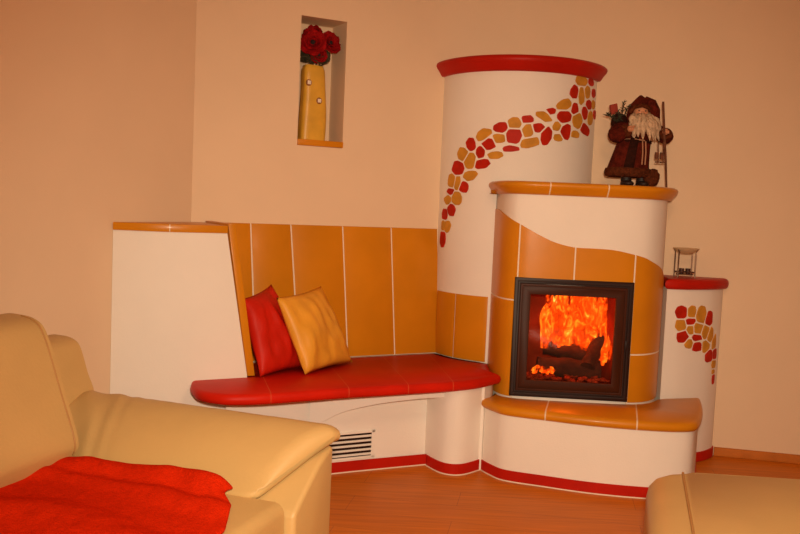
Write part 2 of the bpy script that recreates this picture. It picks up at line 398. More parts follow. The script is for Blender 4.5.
# ochre tiles round the foot of the column, above the bench
def arc_tile(m, a0, a1, z0, z1, r0, r1, n=8):
    f = lambda r, z: [(CC.x+r*math.cos(R(a0+(a1-a0)*k/n)), CC.y+r*math.sin(R(a0+(a1-a0)*k/n)), z) for k in range(n+1)]
    g = lambda z: f(r0, z)+f(r1, z)[::-1]
    m.loft([g(z0), g(z1)])
m = MB(); arc_tile(m, -157.5, -136.4, Z_SEAT+.004, .842, CRAD-.002, CRAD+.006); arc_tile(m, -135.4, -110.6, Z_SEAT+.004, .842, CRAD-.002, CRAD+.006)
m.build('column_tile', M['ochre'], tc, bevel=.0015)

# ------------------------------------------------------------------ stove
BLOCK = [(.507, 4.75), (.507, 4.62), (.512, 4.50), (.525, 4.39), (.555, 4.315), (.60, 4.28), (.70, 4.262), (.88, 4.25), (1.06, 4.245), (1.17, 4.248), (1.25, 4.272), (1.32, 4.335), (1.37, 4.42), (1.395, 4.52), (1.40, 4.62), (1.40, 4.757)]
BL = catmull(BLOCK)
BS = [0]
for a, b in zip(BL, BL[1:]): BS.append(BS[-1]+math.dist(a, b))
def on_block(s, out=0):
    s = min(max(s, 0), BS[-1]-1e-6); i = max(k for k in range(len(BS)-1) if BS[k] <= s)
    a, b = V(BL[i]), V(BL[i+1]); t = (s-BS[i])/max(1e-9, BS[i+1]-BS[i]); p = a.lerp(b, t)
    q0, q1 = V(on_block_raw(s-.02)), V(on_block_raw(s+.02)); d = (q1-q0).normalized()
    nrm = V((d.y, -d.x)); return p+nrm*out
def on_block_raw(s):
    s = min(max(s, 0), BS[-1]-1e-6); i = max(k for k in range(len(BS)-1) if BS[k] <= s)
    t = (s-BS[i])/max(1e-9, BS[i+1]-BS[i]); return V(BL[i]).lerp(V(BL[i+1]), t)
# a point to the left of travel direction is outside if the outline runs left -> right along the front
st = thing('tiled_stove', 'white plastered heating stove with ochre tiles round a square black fire door', 'stove', (.9, 4.5, 0))
SL, SR, DZ0, DZ1 = .520, 1.050, .405, .945        # opening in the body behind the door
m = MB()
ss = sorted(set([round(s, 4) for s in BS if not (abs(s-SL) < .008 or abs(s-SR) < .008)]+[SL, SR])); zz = [0, DZ0, DZ1, 1.0, 1.2, Z_SHELF0]
pts = [on_block(s) for s in ss]
for i in range(len(ss)-1):
    for j in range(len(zz)-1):
        if ss[i] >= SL-1e-6 and ss[i+1] <= SR+1e-6 and j == 1: continue
        a, b = pts[i], pts[i+1]
        m.add([(a.x, a.y, zz[j]), (b.x, b.y, zz[j]), (b.x, b.y, zz[j+1]), (a.x, a.y, zz[j+1])], [[0, 1, 2, 3]])
ob = m.build('stove_body', M['plaster'], st, angle=50)
bmx = bmesh.new(); bmx.from_mesh(ob.data); bmesh.ops.remove_doubles(bmx, verts=bmx.verts, dist=1e-5); bmesh.ops.recalc_face_normals(bmx, faces=bmx.faces); bmx.to_mesh(ob.data); bmx.free()

# ochre cladding: curved panels with a wavy top edge
WAVE = [(.06, 1.325), (.144, 1.322), (.27, 1.318), (.384, 1.295), (.477, 1.260), (.535, 1.230), (.584, 1.205), (.667, 1.169), (.766, 1.147), (.872, 1.145), (.972, 1.141), (1.075, 1.122), (1.131, 1.108), (1.181, 1.088), (1.271, 1.056), (1.33, 1.020), (1.40, .965), (1.50, .90), (1.64, .84)]
WV = catmull(WAVE, 5)
def wave(s):
    for a, b in zip(WV, WV[1:]):
        if a[0] <= s <= b[0]: return a[1]+(b[1]-a[1])*(s-a[0])/(b[0]-a[0])
    return WV[0][1] if s < WV[0][0] else WV[-1][1]
def panel(m, s0, s1, lo, hi, out=.007):
    n = max(3, int((s1-s0)/.02)); S = [s0+(s1-s0)*k/n for k in range(n+1)]
    outer = []; inner = []
    r = [[], [], [], []]
    for s in S:
        pi, po = on_block(s, -.004), on_block(s, out); z0, z1 = lo(s), hi(s)
        r[0].append((pi.x, pi.y, z0)); r[1].append((po.x, po.y, z0)); r[2].append((po.x, po.y, z1)); r[3].append((pi.x, pi.y, z1))
    vs = sum(r, []); k = n+1; fs = []
    for a, b in ((0, 1), (1, 2), (2, 3), (3, 0)):
        for i in range(n): fs.append([a*k+i, a*k+i+1, b*k+i+1, b*k+i])
    fs.append([0, k, 2*k, 3*k]); fs.append([n, 3*k+n, 2*k+n, k+n])
    m.add(vs, fs)
g = .0036
c = lambda z: (lambda s: z)
m = MB()
panel(m, .10, .494, c(Z_HEARTH+.003), c(.866-g)); panel(m, .10, .494-g*0, c(.866+g), wave)
panel(m, .494+2*g, .776-g, c(.974), wave); panel(m, .776+g, 1.080-2*g, c(.974), wave)
panel(m, 1.080, 1.64, c(.618+g), wave); panel(m, 1.080, 1.64, c(Z_HEARTH+.003), c(.618-g))
m.build('tile_cladding', M['ochre'], st, bevel=.0012, segs=1)
# pale joint strips between the tiles
def strip(m, s0, s1, z0, z1, out=.0062):
    a, b = on_block(s0, out), on_block(s1, out); a2, b2 = on_block(s0, -.002), on_block(s1, -.002)
    m.loft([[(a.x, a.y, z), (b.x, b.y, z), (b2.x, b2.y, z), (a2.x, a2.y, z)] for z in (z0, z1)])
m = MB()
strip(m, .494, .494+2*g, .36, wave(.497)-.004); strip(m, .776-g, .776+g, .97, wave(.776)-.004); strip(m, 1.080-2*g, 1.080, .36, wave(1.08)-.004)
for k in range(18): strip(m, .11+.38*k/18, .11+.38*(k+1)/18, .866-g, .866+g)
for k in range(24): strip(m, 1.085+.55*k/24, 1.085+.55*(k+1)/24, .618-g, .618+g)
m.build('tile_joint', M['grout'], st)

# top shelf of ochre bullnose tiles
fr = [tuple(on_block(s, .036)) for s in [BS[-1]*k/60 for k in range(61)]]
fr = [p for p in fr if p[1] < 4.64 or p[0] > 1]
fr = [p for p in fr if p[1] < right_y(p[0])-.052]
rx = fr[-1][0]
wall_in = lambda x: (x, right_y(x)-.052)
back = [q for q in arc_pts(CRAD+.052, 48) if q[0] > fr[0][0]+.004 and q[1] < right_y(q[0])-.056]
shelf = fr+[wall_in(rx)]+[wall_in(back[-1][0]+.02)]+back[::-1]
prof = [(-.030, 1.401), (-.018, 1.403), (-.010, 1.414), (.002, 1.428), (.011, 1.440), (.013, 1.451), (.008, 1.460), (-.006, Z_SHELF)]
sh_m = grouted(M['ochre'], [(1, 0, .726), (1, 0, 1.011)], st.location)
MB().slab(shelf, prof).build('shelf_top', sh_m, st, angle=60)

# fire box, door frame, glass
DA = V((.583, 4.282)); DB = V((1.174, 4.248)); DE = (DB-DA).normalized(); DO = V((DE.y, -DE.x)); DW = (DB-DA).length
def D(x, o, z): p = DA+DE*x+DO*o; return V((p.x, p.y, z))
def rect_frame(m, x0, x1, z0, z1, w, o0, o1):
    """mitred rectangular ring, from depth o0 (back) to o1 (front)"""
    A = [(x0, z0), (x1, z0), (x1, z1), (x0, z1)]; B = [(x0+w, z0+w), (x1-w, z0+w), (x1-w, z1-w), (x0+w, z1-w)]
    vs = [D(x, o, z) for o in (o0, o1) for x, z in A+B]; fs = []
    for i in range(4):
        j = (i+1) % 4
        fs += [[8+i, 8+j, 12+j, 12+i], [i, 4+i, 4+j, j], [i, j, 8+j, 8+i], [4+i, 12+i, 12+j, 4+j]]
    m.add(vs, fs)
z0, z1 = .380, .984
m = MB()
FX0, FX1, FZ0, FZ1, FD = .060, DW-.055, .435, .928, -.33
q = [D(FX0, -.01, FZ0), D(FX1, -.01, FZ0), D(FX1, -.01, FZ1), D(FX0, -.01, FZ1)]; q2 = [D(FX0+.05, FD, FZ0), D(FX1-.05, FD, FZ0), D(FX1-.05, FD, FZ1), D(FX0+.05, FD, FZ1)]
m.add(q+q2, [[0, 1, 5, 4], [1, 2, 6, 5], [2, 3, 7, 6], [3, 0, 4, 7], [4, 5, 6, 7]])
fb = m.build('firebox', M['firebrick'], st)
m = MB(); rect_frame(m, 0, DW, z0, z1, .020, -.03, .024); rect_frame(m, .016, DW-.016, z0+.016, z1-.016, .014, -.02, .016)
dfr = m.build('door_frame', M['iron'], st, bevel=.002)
m = MB(); rect_frame(m, .030, DW-.030, z0+.030, z1-.030, .012, -.01, .022); rect_frame(m, .041, DW-.041, z0+.041, z1-.041, .042, -.008, .013)
door = m.build('stove_door', M['bezel'], st, bevel=.002)
m = MB(); m.box(D(.082, .003, z0+.082), DE.to_3d()*(DW-.164), DO.to_3d()*.004, (0, 0, z1-z0-.164))
gl = m.build('door_glass', M['glass'], door); gl['label'] = 'clear glass pane in front of the fire'
m = MB(); m.box(D(DW-.030, .022, .64), DE.to_3d()*.012, DO.to_3d()*.012, (0, 0, .05))
m.build('door_latch', M['iron'], door, bevel=.003)

# logs and fire inside the box
def log(name, p, q, r, label, seed, flat=1):
    p, q = V(p), V(q); m = MB(); n = 14; path = []; rad = []
    for k in range(n+1):
        t = k/n; c_ = p.lerp(q, t)+V((noise.noise(V((seed, t*4, 0)))*.008, 0, noise.noise(V((seed+7, t*4, 0)))*.008))
        path.append(c_); rad.append(r*(1+.18*noise.noise(V((seed, t*5, 3)))))
    m.tube(path, rad, 14)
    rg = random.Random(seed)
    o = V((p+q)/2); o.z = min(p.z, q.z)-r
    return tag(m.build(name, M['bark'], loc=o, angle=50), label, 'log', 'logs burning in the stove')
FZ = .446
log('burning_log', D(.150, -.16, FZ+.060), D(.480, -.15, FZ+.055), .052, 'long charred log lying across the floor of the fire', 1)
log('burning_log.001', D(.185, -.235, FZ+.152), D(.44, -.215, FZ+.122), .040, 'charred log resting on top across the middle of the fire', 4)
log('burning_log.002', D(.405, -.10, FZ+.078), D(.490, -.24, FZ+.225), .038, 'charred log stump leaning upright at the right of the fire', 8)

rng = random.Random(11); m = MB()
def tongue(m, x, o, zb, h, w, rng):
    n = 14; k = 9; ph = rng.random()*6; rings = []; amp = w*.5
    for i in range(n+1):
        t = i/n; r = w*(math.sin(math.pi*min(1, t*.85+.13))**.8)*(1-t*.55)*(1 if t < .96 else .35)
        cxx = x+amp*math.sin(ph+t*5.5)*t; coo = o+amp*.5*math.cos(ph*1.7+t*4)*t
        rings.append([D(cxx+r*math.cos(2*math.pi*j/k), coo+r*.45*math.sin(2*math.pi*j/k), zb+h*t) for j in range(k)])
    m.loft(rings)
for i in range(84):
    x = rng.uniform(.185, .535); t = (x-.185)/.35
    h = rng.uniform(.27, .42)*(.80+.30*min(1, t*1.7)); zb = FZ+rng.uniform(.11, .17)-.05*(t > .8)
    h = min(h, FZ1-.012-zb)
    tongue(m, x, rng.uniform(-.29, -.19), zb, h, rng.uniform(.018, .042), rng)
for i in range(9):                                   # licking up in front beside the stump
    tongue(m, rng.uniform(.475, .515), rng.uniform(-.14, -.07), FZ+rng.uniform(.09, .13), rng.uniform(.08, .20), rng.uniform(.014, .024), rng)
tag(m.build('fire', M['flame'], loc=D(.3, -.24, FZ), angle=180), 'orange and yellow flames burning behind the stove glass', 'fire', kind='stuff')
m = MB()
for i in range(26):
    x = rng.uniform(.115, .225); m.ball(D(x, rng.uniform(-.085, -.06), FZ+.042+rng.uniform(0, .035)*(1-abs(x-.16)*4)), rng.uniform(.008, .017), None, rng.uniform(.006, .011), 8, lump=.5, seed=i)
tag(m.build('ember', M['ember'], loc=D(.16, -.08, FZ), angle=180), 'glowing embers at the lower left behind the stove glass', 'embers', kind='stuff')
m = MB()
for i in range(60):
    x = rng.uniform(.08, .51); m.ball(D(x, rng.uniform(-.14, -.03), FZ+.008+rng.uniform(0, .02)), rng.uniform(.008, .022), None, rng.uniform(.006, .014), 8, lump=.5, seed=i)
tag(m.build('ash_bed', M['firebrick'], loc=D(.29, -.1, FZ), angle=180), 'bed of dark ash under the burning logs', 'ash', kind='stuff')

# ------------------------------------------------------------------ hearth
hf = catmull([(.443, 4.219), (.485, 4.135), (.55, 4.055), (.725, 3.990), (.932, 3.922), (1.135, 3.886), (1.30, 3.878), (1.40, 3.905), (1.455, 3.985), (1.512, 4.12), (1.572, 4.29), (1.622, 4.466)], 5)
pf = [(1.50, 4.432), (1.412, 4.405)]
fb_ = [tuple(on_block(s, .012)) for s in [BS[-1]*k/40 for k in range(41)]]
fb_ = [p for p in fb_ if p[1] < 4.41][::-1]
hearth_poly = hf+pf+fb_+[(.510, 4.335), (.482, 4.272)]
he = thing('hearth', 'low curved white plaster hearth with an ochre tile slab below the fire door', 'hearth', (.95, 4.1, 0))
MB().prism(offset(hearth_poly, -.012), 0.001, Z_HEARTH0+.004).build('hearth_base', M['plaster'], he, angle=50)
prof = [(-.014, Z_HEARTH0), (-.004, Z_HEARTH0+.003), (.004, Z_HEARTH0+.013), (.006, Z_HEARTH0+.024), (.003, Z_HEARTH0+.036), (-.005, Z_HEARTH-.005), (-.016, Z_HEARTH)]
n1 = V((.96, .0)).normalized()
def plane_through(a, b):
    d = (V(b)-V(a)).normalized(); nn = V((d.y, -d.x)); return (nn.x, nn.y, nn.dot(V(a)))
hm = grouted(M['ochre'], [plane_through((.72, 3.98), (.785, 4.25)), plane_through((1.13, 3.88), (1.225, 4.25))], he.location)
MB().slab(hearth_poly, prof).build('hearth_slab', hm, he, angle=60)
def ribbon(m, line, z0, z1, out0, out1):
    """a strip standing along an open line (left to right seen from the room), thick from out0 to out1"""
    L = [V(p) for p in line]; a = []; b = []
    for i, p in enumerate(L):
        t = (L[min(i+1, len(L)-1)]-L[max(i-1, 0)]).normalized(); nn = V((t.y, -t.x)); a.append(p+nn*out0); b.append(p+nn*out1)
    n = len(L); vs = [(p.x, p.y, z0) for p in a]+[(p.x, p.y, z0) for p in b]+[(p.x, p.y, z1) for p in b]+[(p.x, p.y, z1) for p in a]; fs = []
    for u, v in ((0, 1), (1, 2), (2, 3), (3, 0)):
        for i in range(n-1): fs.append([u*n+i, u*n+i+1, v*n+i+1, v*n+i])
    fs.append([0, n, 2*n, 3*n]); fs.append([n-1, 4*n-1, 3*n-1, 2*n-1]); m.add(vs, fs)
base_line = offset(hearth_poly, -.012)[:len(hf)]
def cut_planes(line, every):
    L = [V(p) for p in line]; acc = 0; out = []
    for a, b in zip(L, L[1:]):
        d = (b-a).length; acc += d
        if acc >= every: acc = 0; t = (b-a).normalized(); out.append((t.x, t.y, t.dot(b)))
    return out
m = MB(); ribbon(m, base_line, .006, .056, -.002, .006)
m.build('hearth_plinth', M['red'], he, bevel=.001, segs=1)
m = MB(); ribbon(m, base_line, .001, .0065, -.001, .009)
m.build('plinth_joint', M['grout'], he)

# ------------------------------------------------------------------ small column on the right
PED = [(1.405, 4.44), (1.5, 4.46), (1.6, 4.50), (1.68, 4.545), (1.74, 4.60), (1.775, 4.645), (1.785, 4.68)]
PD = catmull(PED); PS = [0]
for a, b in zip(PD, PD[1:]): PS.append(PS[-1]+math.dist(a, b))
def on_ped(s, out=0):
    s = min(max(s, 0), PS[-1]-1e-6); i = max(k for k in range(len(PS)-1) if PS[k] <= s)
    t = (s-PS[i])/(PS[i+1]-PS[i]); p = V(PD[i]).lerp(V(PD[i+1]), t); d = (V(PD[i+1])-V(PD[i])).normalized()
    return p+V((d.y, -d.x))*out
pp = [(x, y) for x, y in PD if y < right_y(x)-.004] 
pp = pp+[(1.784, right_y(1.784)-.003), (1.417, right_y(1.417)-.003)]
pe = thing('side_column', 'low rounded white column with a red top and mosaic flake pattern, right of the stove', 'column', (1.58, 4.6, 0))
MB().prism(pp, .001, .945).build('column_body', M['plaster'], pe, angle=40)
prof = [(.004, .941), (.016, .942), (.024, .951), (.027, .968), (.024, .984), (.014, .994), (.0, .997)]
rp = [(x, y) for x, y in PD if y < right_y(x)-.034]
rp = [(1.445, 4.452)]+rp[2:]+[(1.775, right_y(1.775)-.033), (1.445, right_y(1.445)-.033)]
MB().slab(rp, prof).build('column_rim', M['red'], pe, angle=60)
rng = random.Random(8); m = MB()
def surf(s_, z, out):
    p = on_ped(s_, out); return (p.x, p.y, z)
mosaic(m, [(0.09, 0.82, 0.052, 0.05, 'r', 0), (0.156, 0.823, 0.043, 0.045, 'o', 0), (0.223, 0.803, 0.053, 0.069, 'o', 0), (0.285, 0.783, 0.041, 0.06, 'r', 0), (0.154, 0.772, 0.057, 0.027, 'r', 10), (0.092, 0.752, 0.047, 0.045, 'o', 0), (0.208, 0.734, 0.052, 0.046, 'o', 0), (0.261, 0.714, 0.044, 0.055, 'o', 15), (0.155, 0.726, 0.037, 0.032, 'o', 0), (0.108, 0.69, 0.054, 0.045, 'r', 0), (0.203, 0.685, 0.067, 0.027, 'r', 0), (0.15, 0.652, 0.04, 0.034, 'o', 0), (0.211, 0.634, 0.052, 0.037, 'r', 0), (0.307, 0.691, 0.037, 0.069, 'o', 0), (0.272, 0.634, 0.046, 0.046, 'o', 10), (0.349, 0.652, 0.031, 0.07, 'o', 0), (0.309, 0.578, 0.055, 0.046, 'r', 10), (0.365, 0.585, 0.033, 0.051, 'r', 0), (0.364, 0.528, 0.033, 0.042, 'o', 0), (0.371, 0.448, 0.022, 0.042, 'r', 0), (0.364, 0.489, 0.022, 0.026, 'o', 0)], surf, .0075, rng, .76)
m.build('mosaic_band', [M['mred'], M['mochre']], pe, angle=25)
m = MB(); ribbon(m, [(x, y) for x, y in PD if x > 1.5 and y < right_y(x)-.012], .004, .056, -.001, .008)
m.build('column_plinth', M['red'], pe, bevel=.001, segs=1)

# ------------------------------------------------------------------ corner block left of the bench
def facet_y(x): return 3.988+(x+.675)*math.tan(R(27.6))
def block_poly(ur, n0=.426):
    wl = CL+LD*.004
    a = V((-1.283, 3.781)); b = (-1.035, facet_y(-1.035))
    return [tuple(a), b, NW(ur, n0), NW(ur, .004), (CL.x+.006, CL.y-.006)]
bk = thing('corner_block', 'tall white plaster block with an ochre tile edge, left of the red bench', 'partition', (-1.0, 4.0, 0))
n0 = (V((-.675, 3.988))-N0).dot(NN)
u_bot, u_top = -.655, -.770
m = MB().prism(block_poly(u_bot, n0), .001, Z_SEAT)
m.loft([[(x, y, z) for x, y in block_poly(u, n0)] for u, z in ((u_bot, Z_SEAT), (u_top, 1.155))])
m.build('block_body', M['plaster'], bk)
tp = offset(block_poly(u_top, n0), 0)
tp = [(tp[0][0]+.001, tp[0][1]-.010), (tp[1][0]+.003, tp[1][1]-.012), (tp[2][0]+NN.x*.010, tp[2][1]+NN.y*.010), tp[3], tp[4]]
tm = grouted(M['ochre'], [plane_through((-1.03, 3.7), (-1.045, 4.2))], bk.location, .002)
MB().prism(tp, 1.155, 1.190).build('top_tile', tm, bk, bevel=.003)
# slanted ochre board closing the block towards the bench
m = MB(); w_ = .036
m.loft([[NW(u, n0+.006, z), NW(u+w_, n0+.006, z), NW(u+w_, .10-.085*(z-.48)/.71, z), NW(u, .10-.085*(z-.48)/.71, z)] for u, z in ((u_bot+.001, Z_SEAT+.002), (u_top+.001, 1.199))])
m.build('side_board', M['ochre'], bk, bevel=.003)

# ------------------------------------------------------------------ bench
pil = catmull([(.167, 4.28), (.212, 4.195), (.248, 4.145), (.282, 4.122), (.32, 4.117), (.36, 4.135), (.40, 4.172), (.439, 4.215)], 5)
col_line = arc_pts(CRAD+.003, 24, .497)
bb = [(-.765, 4.061+.501*(-.765+.273))]+pil+[(.452, 4.213), (.486, 4.268), (.507, 4.33), (.500, 4.36), (.500, 4.60)]+[q for q in col_line[::-1] if q[1] < niche_y(q[0])-.03]+[NW(.52, .004), NW(u_bot+.004, .004), NW(u_bot+.004, n0-.002), (-.768, facet_y(-.768)-.004)]
be = thing('fireside_bench', 'long fireside bench with a curved red tile seat and an ochre tiled backrest', 'bench', (-.1, 4.3, 0))
m = MB().prism(bb, .001, Z_LIP+.003)
# plaster apron above the flat arch
aw = catmull([(-.40, .235), (-.334, .272), (-.237, .318), (-.10, .349), (-.02, .361), (.10, .374), (.20, .380), (.262, .383)], 5)
fr_, bk_ = [], []
for x, z in aw:
    t = (x+.40)/.662; yo = 3.984+(4.150-3.984)*t
    yr = min(4.061+.501*(x+.273)+.004, 4.20) if x < .16 else 4.26
    fr_.append((x, min(yo, 4.061+.501*(x+.273)-.0005))); bk_.append((x, 4.061+.501*(x+.273)+.004 if x < .167 else 4.22))
n = len(aw); vs = [(p[0], p[1], a[1]) for p, a in zip(fr_, aw)]+[(p[0], p[1], a[1]) for p, a in zip(bk_, aw)]+[(p[0], p[1], Z_LIP+.003) for p in bk_]+[(p[0], p[1], Z_LIP+.003) for p in fr_]
fs = []
for u, v in ((0, 1), (1, 2), (2, 3), (3, 0)):
    for i in range(n-1): fs.append([u*n+i, u*n+i+1, v*n+i+1, v*n+i])
m.add(vs, fs)
m.build('bench_base', M['plaster'], be, angle=40)
front = catmull([(-.928, 3.842), (-.905, 3.745), (-.845, 3.640), (-.735, 3.588), (-.62, 3.606), (-.506, 3.655), (-.242, 3.800), (-.05, 3.893), (.144, 3.985), (.26, 4.042), (.36, 4.103), (.435, 4.170), (.500, 4.250), (.535, 4.292)], 5)
seat_back = [(.503, 4.37), (.498, 4.45), (.498, 4.60)]+[q for q in arc_pts(CRAD+.014, 24, .495)[::-1] if q[1] < niche_y(q[0])-.105]+[NW(.585, .088), NW(u_bot+w_+.006, .088), NW(u_bot+w_+.006, n0+.010), NW(u_bot-.2, n0+.010)]
seat_poly = front+[(.522, 4.325)]+seat_back
prof = [(-.014, Z_LIP), (-.004, Z_LIP+.003), (.003, Z_LIP+.013), (.005, Z_LIP+.025), (.002, Z_LIP+.037), (-.005, Z_SEAT-.005), (-.015, Z_SEAT)]
sj = [plane_through((-.53, 3.62), (-.62, 3.96)), plane_through((-.20, 3.79), (-.33, 4.3)), plane_through((.07, 3.92), (-.06, 4.6)), plane_through((.285, 4.03), (.20, 4.7))]
MB().slab(seat_poly, prof).build('bench_seat', grouted(M['redseat'], sj, be.location, .0016, (.62, .10, .04)), be, angle=60)
pl_line = [(-.72, 4.061+.501*(-.72+.273))]+[(-.2, 4.061+.501*.073)]+pil[1:]
m = MB(); ribbon(m, pl_line, .006, .057, -.001, .006); m.build('bench_plinth', M['red'], be, bevel=.001, segs=1)
m = MB(); ribbon(m, pl_line, .001, .0065, -.001, .009); m.build('plinth_joint', M['grout'], be)
# air vent grille
GD = V((math.cos(R(26.6)), math.sin(R(26.6)))); GN = V((GD.y, -GD.x)); G0 = V((-.30, 4.061+.501*(-.027)))
def G(x, o, z): p = G0+GD*x+GN*(o+.001); return V((p.x, p.y, z))
vg = thing('vent_grille', 'small slotted white air vent in the bench base, just above the red plinth', 'vent', G(.1, 0, .075))
m = MB()
X0, X1, A0, A1 = -.03, .235, .066, .202
for x0, x1, a0, a1 in ((X0, X1, A0, A0+.010), (X0, X1, A1-.010, A1), (X0, X0+.012, A0, A1), (X1-.018, X1, A0, A1)):
    m.box(G(x0, 0, a0), GD.to_3d()*(x1-x0), GN.to_3d()*.008, (0, 0, a1-a0))
m.build('vent_frame', M['plaster'], vg, bevel=.001, segs=1)
m = MB().box(G(X0+.01, 0, A0+.008), GD.to_3d()*(X1-X0-.02), GN.to_3d()*.0015, (0, 0, A1-A0-.016)); m.build('vent_backing', M['iron'], vg)
for k in range(5):
    z = A0+.017+k*.0225
    m = MB().add([G(X0+.01, .001, z+.007), G(X1-.016, .001, z+.007), G(X1-.016, .010, z), G(X0+.01, .010, z), G(X0+.01, .001, z+.0085), G(X1-.016, .001, z+.0085), G(X1-.016, .010, z+.0022), G(X0+.01, .010, z+.0022)],
                 [[0, 1, 2, 3], [4, 5, 6, 7], [3, 2, 6, 7], [0, 1, 5, 4], [0, 3, 7, 4], [1, 2, 6, 5]])
    m.build('slat', M['plaster'], vg)

# ------------------------------------------------------------------ tiled backrest
nb = lambda z: .070-.066*(z-Z_SEAT)/.71
m = MB().loft([[NW(u0, nb(z)+.010, z), NW(u1, nb(z)+.010, z), NW(u1, .002, z), NW(u0, .002, z)] for u0, u1, z in ((u_bot+w_+.004, .575, Z_SEAT+.001), (u_top+w_+.004, .585, 1.188))])
br = m.build('backrest', M['grout'], be); br['label'] = 'slanted backrest of large ochre tiles with pale joints'
ub = [None, -.505, -.268, .0157, .304, .594]; ut = [None, -.532, -.313, -.015, .281, .582]
ub[0], ut[0] = u_bot+w_+.006, u_top+w_+.006
for k in range(5):
    m = MB(); gg = .0037; rings = []
    for z, U0, U1 in ((Z_SEAT+.004, ub[k], ub[k+1]), (1.192, ut[k], ut[k+1])):
        n_ = nb(z); rings.append([NW(U0+gg, n_+.013, z), NW(U1-gg, n_+.013, z), NW(U1-gg, n_+.001, z), NW(U0+gg, n_+.001, z)])
    m.loft(rings); m.build('tile', M['ochre'], br, bevel=.002)

# ------------------------------------------------------------------ things in the niche
m = MB().loft([[NW(UL+.001, .014, z), NW(UR-.001, .014, z), NW(UR-.001, -ND+.002, z), NW(UL+.001, -ND+.002, z)] for z in (ZB+.001, 1.645)])
tag(m.build('niche_sill', M['ochre'], loc=NW(-.158, -.09, ZB), bevel=.003), 'ochre tile sill at the bottom of the wall niche', 'sill')
va = thing('ceramic_vase', 'tall flat yellow ceramic vase with two small inlays, in the wall niche', 'vase', NW(-.178, -.085, 1.645))
def vsec(z):
    t = (z-1.646)/.40
    w = .068+.004*math.sin(t*5+.5)-.004*t; d = .046-.004*t
    if t > .90: w -= .012*((t-.9)/.1)**2; d -= .008*((t-.9)/.1)**2
    return w, d, .004*math.sin(t*4)
m = MB(); rings = []
for k in range(17):
    z = 1.646+.40*k/16; w, d, sh = vsec(z); r_ = []
    for j in range(32):
        a = 2*math.pi*j/32; ca, sa = math.cos(a), math.sin(a); f = (abs(ca)**5+abs(sa)**5)**(-1/5)
        r_.append(NW(-.178+sh+w*ca*f, -.085+d*sa*f, z))
    rings.append(r_)
inner = []
for j in range(32):
    a = 2*math.pi*j/32; ca, sa = math.cos(a), math.sin(a); f = (abs(ca)**5+abs(sa)**5)**(-1/5); inner.append((w-.010)*ca*f)
rings.append([NW(-.178+.004*math.sin(4)+(w-.010)*math.cos(2*math.pi*j/32)*(abs(math.cos(2*math.pi*j/32))**5+abs(math.sin(2*math.pi*j/32))**5)**(-.2), -.085+(d-.008)*math.sin(2*math.pi*j/32)*(abs(math.cos(2*math.pi*j/32))**5+abs(math.sin(2*math.pi*j/32))**5)**(-.2), 2.046) for j in range(32)])
rings.append([(x, y, 1.98) for x, y, z in rings[-1]])
m.loft(rings); m.build('vase_body', M['vase'], va, angle=50)
for u, z in ((-.218, 1.949), (-.157, 1.858)):
    m = MB(); dd = vsec(z)[1]
    path = lambda r, o: [NW(u+r*math.cos(2*math.pi*k/16), -.085+dd+o, z+r*1.1*math.sin(2*math.pi*k/16)) for k in range(16)]
    m.loft([path(.016, -.004), path(.016, .003), path(.013, .005)], True, 0)
    sq = lambda r, o: [NW(u+x*r, -.085+dd+o, z+y*r) for x, y in ((-1, -1), (1, -1), (1, 1), (-1, 1))]
    m.loft([sq(.0095, .0), sq(.0095, .008), sq(.0075, .009)], True, 1)
    il = m.build('inlay', [M['brown'], M['cream']], va, angle=30); il['label'] = 'cream square inlay with a brown rim'

def petal(m, c, ax, r, ang, tilt, rng, mi=0):
    """one cupped petal growing from c around the axis ax"""
    ax = V(ax).normalized(); e = ax.orthogonal().normalized(); f = ax.cross(e)
    d = e*math.cos(ang)+f*math.sin(ang); sd = ax.cross(d)
    rows = []; n = 6
    for i in range(n+1):
        t = i/n; wd = r*.62*math.sin(math.pi*min(1, .12+t*.78))**.8; lift = r*(math.sin(tilt)*t+.22*t*t*math.sin(t*3))
        cen = V(c)+d*(r*t*math.cos(tilt))+ax*lift
        row = []
        for j in range(7):
            s_ = -1+2*j/6; row.append(cen+sd*(wd*s_)+ax*(.18*r*s_*s_*t+rng.uniform(-1, 1)*.035*r*t))
        rows.append(row)
    m.grid(rows, mi)
stem_base = NW(-.178, -.085, 1.99)
flw = [('left lower bloom of the red flowers in the yellow vase', (-.205, -.035, 2.150), (.05, -1, .25), .070),
       ('right bloom of the red flowers in the yellow vase', (-.108, -.050, 2.165), (.55, -.8, .2), .060),
       ('upper bloom of the red flowers in the yellow vase', (-.180, -.100, 2.205), (-.1, -.8, .6), .058),
       ('lowest small bloom of the red flowers, just above the vase rim', (-.165, -.045, 2.100), (.1, -.9, -.1), .045)]
